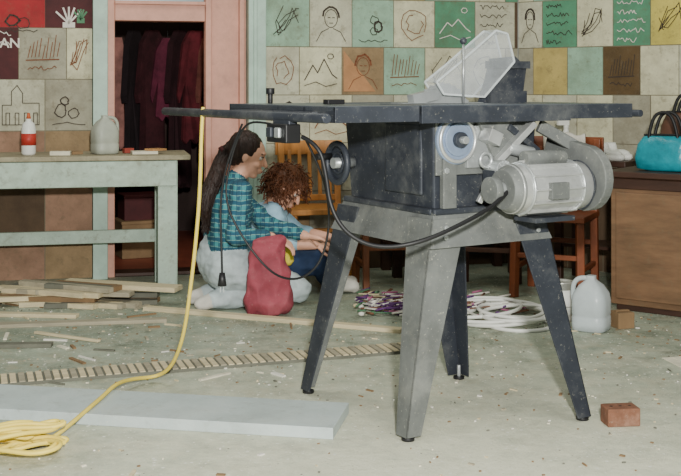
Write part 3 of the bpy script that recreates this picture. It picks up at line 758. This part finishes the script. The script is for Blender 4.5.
# ------------------------------------------------------------------ people
def build_person(name, parts, mats, parent, voxel=.0055, smooth=4, wr=.005, hairnoise=0):
    bm = bmesh.new(); rec = []
    for P_ in parts:
        p1, p2, r1, r2, mi_ = P_[:5]; p1 = Vector(p1); p2 = Vector(p2)
        l = (p2-p1).length
        if len(P_) > 5:
            M = P_[5]; r = sum(M.col[i].to_3d().length for i in range(3))/3; r1 = r2 = r
            bmesh.ops.create_icosphere(bm, subdivisions=3, radius=1.0, matrix=Matrix.Translation(p1) @ M)
        else:
            for p, r in ((p1, r1), (p2, r2)): bmesh.ops.create_icosphere(bm, subdivisions=2 if r < .03 else 3, radius=r, matrix=Matrix.Translation(p))
            Q, l = orient(p1, p2)
            bmesh.ops.create_cone(bm, cap_ends=True, segments=24, radius1=r1, radius2=r2, depth=l, matrix=Matrix.Translation((p1+p2)/2) @ Q)
        rec.append((p1, p2, r1, r2, mi_))
    me = bpy.data.meshes.new(name); bm.to_mesh(me); bm.free()
    o = bpy.data.objects.new(name, me); S.collection.objects.link(o)
    md = o.modifiers.new('r', 'REMESH'); md.mode = 'VOXEL'; md.voxel_size = voxel
    md = o.modifiers.new('s', 'SMOOTH'); md.iterations = smooth; md.factor = .5
    dg = bpy.context.evaluated_depsgraph_get(); dg.update()
    nm = bpy.data.meshes.new_from_object(o.evaluated_get(dg)); o.modifiers.clear(); o.data = nm; bpy.data.meshes.remove(me)
    nm.name = name; nm.materials.clear()
    for m in mats: nm.materials.append(m)
    n = len(nm.polygons); C = np.empty(n*3); nm.polygons.foreach_get('center', C); C = C.reshape(-1, 3)
    best = np.full(n, 1e9); idx = np.zeros(n, dtype=np.int32)
    for p1, p2, r1, r2, mi_ in rec:
        a = np.array(p1); dd = np.array(p2)-a; L2 = dd@dd
        tt = np.clip((C-a)@dd/L2, 0, 1) if L2 > 1e-9 else np.zeros(n)
        dist = np.linalg.norm(C-(a+tt[:, None]*dd), axis=1)-(r1+(r2-r1)*tt)
        s_ = dist < best; best[s_] = dist[s_]; idx[s_] = mi_
    nm.polygons.foreach_set('material_index', idx)
    nm.polygons.foreach_set('use_smooth', np.ones(n, dtype=bool))
    nv = len(nm.vertices); co = np.empty(nv*3); nm.vertices.foreach_get('co', co); co = co.reshape(-1, 3)
    no = np.array([tuple(x.vector) for x in nm.vertex_normals])
    vm = np.zeros(nv, dtype=np.int32)
    for p in nm.polygons:
        mi_ = idx[p.index]
        if mi_:
            for v in p.vertices: vm[v] = mi_
    f = np.zeros(nv)
    for i in range(nv):
        q_ = Vector(co[i])
        if hairnoise: f[i] = noise.noise(Vector((q_.x*60, q_.y*60, q_.z*12)))*hairnoise
        elif vm[i] > 0 and wr: f[i] = noise.noise(Vector((q_.x*16, q_.y*16, q_.z*34)))*wr*1.5+noise.noise(q_*45)*wr*.5
    co = co+no*f[:, None]
    nm.vertices.foreach_set('co', co.ravel()); nm.update()
    if parent: o.parent = parent
    return o
def ell(c, fwd, up, sx, sy, sz, mi_):
    f = Vector(fwd).normalized(); u = Vector(up); r = f.cross(u).normalized(); u = r.cross(f)
    M = Matrix((( f.x, r.x, u.x, 0), (f.y, r.y, u.y, 0), (f.z, r.z, u.z, 0), (0, 0, 0, 1))) @ Matrix.Diagonal((sx, sy, sz, 1))
    return (c, c, 1.0, 1.0, mi_, M)
def head_parts(c, fwd, up, s=1.0):
    f = Vector(fwd).normalized(); u = Vector(up).normalized(); r = f.cross(u).normalized(); u = r.cross(f); c = Vector(c)
    at = lambda a, b_, d_: c+f*a*s+r*b_*s+u*d_*s
    def e(p, a, b_, d_, mi_=0): return ell(p, f, u, a*s, b_*s, d_*s, mi_)
    parts = [e(at(-.01, 0, .02), .092, .072, .085), e(at(.032, 0, -.035), .052, .053, .066), e(at(.058, 0, -.090), .022, .024, .018),
             (at(.083, 0, .012), at(.104, 0, -.022), .008*s, .012*s, 0), e(at(.085, 0, -.052), .013, .022, .007), e(at(.083, 0, -.066), .013, .02, .008),
             e(at(.074, 0, .035), .012, .045, .01)]
    for sg in (-1, 1):
        parts.append(e(at(-.005, sg*.074, -.01), .018, .009, .028)); parts.append(e(at(.055, sg*.035, -.03), .025, .02, .02))
    return parts, at
def hand_parts(wrist, d_, palm_n, side, mi_=0, curl=.5, s=.9):
    d_ = Vector(d_).normalized(); n = Vector(palm_n); n = (n-d_*n.dot(d_)).normalized(); l = d_.cross(n)*side
    w = Vector(wrist); out = []
    for k_ in (-.024, -.008, .008, .024): out.append((w+d_*.01*s, w+d_*.075*s+l*k_*s*1.1, .016*s, .012*s, mi_))
    for k_, ln in ((-.029, .9), (-.010, 1.05), (.010, 1.0), (.029, .78)):
        p = w+d_*.08*s+l*k_*s; r = .0088*s
        for seg, L_ in enumerate((.036, .025, .02)):
            ang = curl*(seg+.6)*.6; dv = (d_*math.cos(ang)+n*math.sin(ang)+l*k_*4.5)
            q_ = p+dv*L_*ln*s; out.append((p, q_, r, r*.9, mi_)); p = q_; r *= .92
    p = w+d_*.02*s-l*.025*s; q_ = p+(d_*.6-l*.7+n*.3).normalized()*.04*s; out.append((p, q_, .011*s, .0095*s, mi_)); out.append((q_, q_+(d_*.8-l*.2+n*.4).normalized()*.03*s, .0095*s, .008*s, mi_))
    return out
skin = mat('skin', (222, 168, 142), .5, var=.08)
plaid = plaid_material()
palej = mat('pale_denim', (182, 194, 196), .85, var=.2, scale=14, bump=.3, bscale=40)
bluej = mat('dark_denim', (36, 54, 84), .85, var=.25, scale=14, bump=.2, bscale=40)
lbshirt = mat('light_blue_shirt', (150, 186, 206), .85, var=.14, bump=.2, bscale=30)
shoe = mat('shoe_canvas', (200, 196, 186), .8)
lips = mat('lips', (168, 84, 78), .5)
hairm = mat('dark_hair', (40, 24, 18), .45, var=.5, scale=30, stretch=(3, 3, .6), bump=.5, bscale=70)
curlm = mat('auburn_hair', (106, 62, 38), .5, var=.4, scale=30)
eyew = mat('eye_white', (206, 198, 188), .4, var=.05)

def eyes(at, parent):
    e = B('eyes')
    for sg in (-1, 1):
        e.sph(at(.0655, sg*.031, .010), .0115, eyew); e.sph(at(.0735, sg*.033, .010), .0045, black)
        e.beam(at(.079, sg*.016, .033), at(.067, sg*.046, .033), .005, .004, hairm)
        e.beam(at(.080, sg*.020, .0165), at(.070, sg*.043, .0165), .003, .004, hairm)
    e.beam(at(.096, -.015, -.059), at(.096, .015, -.059), .004, .006, lips)
    e.done(parent=parent)

Y = 5.30
W1 = empty('kneeling_woman')
F_ = Vector((.94, .34, 0)); R_ = Vector((.34, -.94, 0))
pel = Vector((-.555, Y, .20)); chest = Vector((-.535, Y, .47)); neck = Vector((-.495, Y+.01, .605)); hd = Vector((-.445, Y+.02, .725))
f1, u1 = (.93, -.02, -.34), (.34, 0, .94)
hp_, at1 = head_parts(hd, f1, u1, .93)
sk, SH, PA, SHO = 0, 1, 2, 3
rs, ls = neck+R_*.15+Vector((-.02, 0, -.04)), neck-R_*.15+Vector((-.02, 0, -.04))
re, le = Vector((-.485, Y-.205, .365)), Vector((-.36, Y+.12, .38))
rw, lw = Vector((-.325, Y-.13, .35)), Vector((-.17, Y+.06, .33))
parts = [
    (pel+R_*.06, pel-R_*.06, .118, .118, PA), (pel+Vector((-.02, 0, .03)), pel+Vector((-.02, 0, .06)), .12, .11, PA),
    (pel+R_*.04+Vector((0, 0, .10)), chest+R_*.05, .098, .105, SH), (pel-R_*.04+Vector((0, 0, .10)), chest-R_*.05, .098, .105, SH),
    (chest+R_*.06, neck+R_*.07+Vector((-.03, 0, -.06)), .1, .07, SH), (chest-R_*.06, neck-R_*.07+Vector((-.03, 0, -.06)), .1, .07, SH),
    (rs, ls, .052, .052, SH), (neck+Vector((-.025, 0, -.02)), neck+Vector((-.005, 0, .01)), .058, .048, SH),
    (neck+Vector((-.01, 0, 0)), hd+Vector((-.02, 0, -.05)), .044, .042, sk),
    (rs, re, .054, .044, SH), (re, re.lerp(rw, .8), .044, .034, SH), (re.lerp(rw, .75), rw, .026, .023, sk),
    (ls, le, .054, .044, SH), (le, le.lerp(lw, .8), .044, .034, SH), (le.lerp(lw, .75), lw, .026, .023, sk)]
for sg in (1, -1):
    h = pel+R_*.08*sg+Vector((.0, 0, -.01)); kn = pel+F_*.34+R_*.085*sg; kn.z = .075
    an = pel+F_*-.07+R_*.09*sg; an.z = .05; to = an-F_*.07; to.z = .035
    parts += [(h, kn, .10, .066, PA), (kn, kn.lerp(an, .4)+Vector((0, 0, .005)), .066, .06, PA), (kn.lerp(an, .4)+Vector((0, 0, .005)), an, .06, .045, PA), (an, to, .04, .032, SHO)]
parts += hand_parts(rw, (.9, .1, -.35), (0, .3, -1), 1, sk, .7) + hand_parts(lw, (.95, -.1, -.2), (0, -.3, -1), -1, sk, .6)
parts += hp_
build_person('body', parts, [skin, plaid, palej, shoe], W1)
eyes(at1, W1)
hpz = [ell(at1(-.030, 0, .032), f1, u1, .086, .080, .086, 0), ell(at1(-.058, 0, -.005), f1, u1, .060, .070, .070, 0)]
tail = [at1(-.09, 0, .0), at1(-.125, 0, -.03), Vector((-.592, Y-.05, .63)), Vector((-.625, Y-.08, .55)), Vector((-.638, Y-.09, .48)), Vector((-.635, Y-.09, .41))]
tr = [.042, .030, .038, .040, .032, .014]
for i in range(5): hpz.append((tail[i], tail[i+1], tr[i], tr[i+1], 0))
build_person('hair', hpz, [hairm], W1, .006, 3, 0, .006)
st = []
for i in range(110):
    a = random.uniform(0, 6.28); q_ = random.uniform(.7, 1.12); L_ = []
    for p_, r_ in zip(tail, tr): L_.append(p_+Vector((math.cos(a)*r_*q_, math.sin(a)*r_*q_, random.uniform(-.006, .006))))
    L_.append(L_[-1]+Vector((random.uniform(-.015, .015), random.uniform(-.01, .01), -random.uniform(.01, .05)))); st.append(L_)
curve('hair_strands', st, .0018, hairm, W1)
c = B('hair_tie'); c.cyl(tail[1]+Vector((.008, 0, .006)), tail[1]+Vector((-.008, -.004, -.006)), .034, mar, seg=20); c.done(parent=W1)

Y2 = 5.69
W2 = empty('seated_woman')
pel = Vector((-.40, Y2, .125)); chest = Vector((-.375, Y2, .36)); neck = Vector((-.335, Y2-.01, .455)); hd = Vector((-.275, Y2-.03, .535))
hp2, at2 = head_parts(hd, (.72, -.15, -.66), (.66, 0, .75), .9)
R_ = Vector((.15, -.99, 0)); F_ = Vector((.99, .15, 0))
rs, ls = neck+R_*.14+Vector((-.02, 0, -.04)), neck-R_*.14+Vector((-.02, 0, -.04))
re, rw = Vector((-.30, Y2-.18, .27)), Vector((-.125, Y2-.17, .262))
le, lw = Vector((-.22, Y2+.12, .29)), Vector((-.06, Y2+.0, .28))
parts = [(pel+R_*.06, pel-R_*.06, .115, .115, 2),
    (pel+R_*.04+Vector((0, 0, .08)), chest+R_*.04, .1, .1, 1), (pel-R_*.04+Vector((0, 0, .08)), chest-R_*.04, .1, .1, 1),
    (chest+R_*.05, neck+R_*.06+Vector((-.03, 0, -.06)), .1, .07, 1), (chest-R_*.05, neck-R_*.06+Vector((-.03, 0, -.06)), .1, .07, 1),
    (rs, ls, .052, .052, 1), (neck+Vector((-.02, 0, -.02)), hd+Vector((-.03, 0, -.02)), .046, .042, 0),
    (rs, re, .052, .042, 1), (re, re.lerp(rw, .35), .042, .036, 1), (re.lerp(rw, .3), rw, .032, .023, 0),
    (ls, le, .052, .042, 1), (le, le.lerp(lw, .35), .042, .036, 1), (le.lerp(lw, .3), lw, .032, .023, 0)]
for sg in (1, -1):
    h = pel+R_*.08*sg; kn = pel+F_*.27+R_*.13*sg; kn.z = .165
    an = pel+F_*.33+R_*(.13 if sg > 0 else .04)*1.0; an.z = .055; an = Vector((an.x, an.y+(0 if sg > 0 else .04), .055)); to = an+F_*.12; to.z = .035
    parts += [(h, kn, .085, .062, 2), (kn, an, .06, .042, 2), (an, to, .042, .033, 3)]
parts += hand_parts(rw, (.95, .05, -.15), (0, .3, -1), 1, 0, .7) + hand_parts(lw, (.9, -.3, -.2), (0, -.3, -1), -1, 0, .7)
parts += hp2
build_person('body', parts, [skin, lbshirt, bluej, shoe], W2)
eyes(at2, W2)
fw, upv = (.72, -.15, -.66), (.66, 0, .75)
build_person('hair_base', [ell(at2(-.03, 0, .03), fw, upv, .085, .085, .085, 0), ell(at2(-.05, 0, -.02), fw, upv, .06, .08, .08, 0)], [curlm], W2, .006, 3, 0, .004)
st = []
for i in range(420):
    th = random.uniform(0, 6.28); ph = math.acos(random.uniform(-.75, 1))
    dl = Vector((math.sin(ph)*math.cos(th), math.sin(ph)*math.sin(th), math.cos(ph)))
    if dl.x > .72 and dl.z < .3: continue
    p0 = at2(-.03+dl.x*.075, dl.y*.075, .02+dl.z*.075); p1 = at2(-.035+dl.x*.105, dl.y*.108, .015+dl.z*.10)
    dirv = (p1-p0).normalized(); dirv = (dirv+Vector((0, 0, -.5))).normalized()
    a_ = dirv.orthogonal().normalized(); b_ = dirv.cross(a_); L_ = []
    ln = random.uniform(.03, .075); ph0 = random.uniform(0, 6)
    for j in range(13):
        t_ = j/12; L_.append(p1*.6+p0*.4+dirv*ln*t_+Vector((0, 0, -.03*t_*t_))+(a_*math.cos(ph0+t_*11)+b_*math.sin(ph0+t_*11))*.008)
    st.append(L_)
curve('curls', st, .0024, curlm, W2)
q = B('yellow_cloth'); q.lathe([(.02, 0), (.034, .02), (.03, .06), (.024, .10), (.012, .12)], (0, 0, 0), mat('yellow_fabric', (226, 206, 70), .9), 16, 1, .8)
o = q.done((-.265, 5.47, .17)); o.parent = W2

s_ = B('maroon_sack'); sm = mat('maroon_paper', (150, 66, 78), .75, var=.3, scale=6, bump=.7, bscale=14, dust=.2)
s_.lathe([(.07, 0), (.092, .01), (.10, .05), (.10, .10), (.098, .15), (.092, .20), (.082, .25), (.072, .30), (.066, .33), (.072, .36)], (0, 0, 0), sm, 48, 1.08, .55, 2.6)
o = s_.done((-.335, 5.085, 0), R2D(4))
sub = o.modifiers.new('sub', 'SUBSURF'); sub.levels = 2; sub.render_levels = 2
tx_ = bpy.data.textures.new('crumple', 'VORONOI'); tx_.noise_scale = .07
dm = o.modifiers.new('d', 'DISPLACE'); dm.texture = tx_; dm.strength = .035; dm.mid_level = .5

# ------------------------------------------------------------------ lights
def area(name, loc, target, size, power, col):
    l = bpy.data.lights.new(name, 'AREA'); l.size = size; l.energy = power; l.color = col
    o = bpy.data.objects.new(name, l); S.collection.objects.link(o); o.location = loc
    o.rotation_euler = (Vector(target)-Vector(loc)).to_track_quat('-Z', 'Y').to_euler(); return o
area('camera_flash', (.15, -.1, 1.45), (.0, 4.5, .6), .12, 265, (1, .99, .94))
area('ceiling_lamp', (-.6, 4.4, 2.9), (-.6, 4.5, 0), 1.2, 26, (1, 1, .88))
area('ceiling_lamp', (1.0, 2.4, 2.9), (1.0, 2.6, 0), 1.2, 24, (1, 1, .88))
pl = bpy.data.lights.new('hall_lamp', 'POINT'); pl.energy = 4; pl.shadow_soft_size = .1; pl.color = (1, .82, .66)
o = bpy.data.objects.new('hall_lamp', pl); S.collection.objects.link(o); o.location = (-.95, 6.65, 2.0)
wd = bpy.data.worlds.new('world'); S.world = wd; wd.use_nodes = True
wd.node_tree.nodes['Background'].inputs[0].default_value = (.88, .93, .87, 1); wd.node_tree.nodes['Background'].inputs[1].default_value = .29

# ------------------------------------------------------------------ camera
cd = bpy.data.cameras.new('camera'); cam = bpy.data.objects.new('camera', cd); S.collection.objects.link(cam)
cd.sensor_width = 36; cd.lens = 36*1100/681; cd.shift_y = -150/681; cd.clip_start = .05
cam.location = (0, 0, 1.05); cam.rotation_euler = (math.pi/2, 0, 0)
S.camera = cam
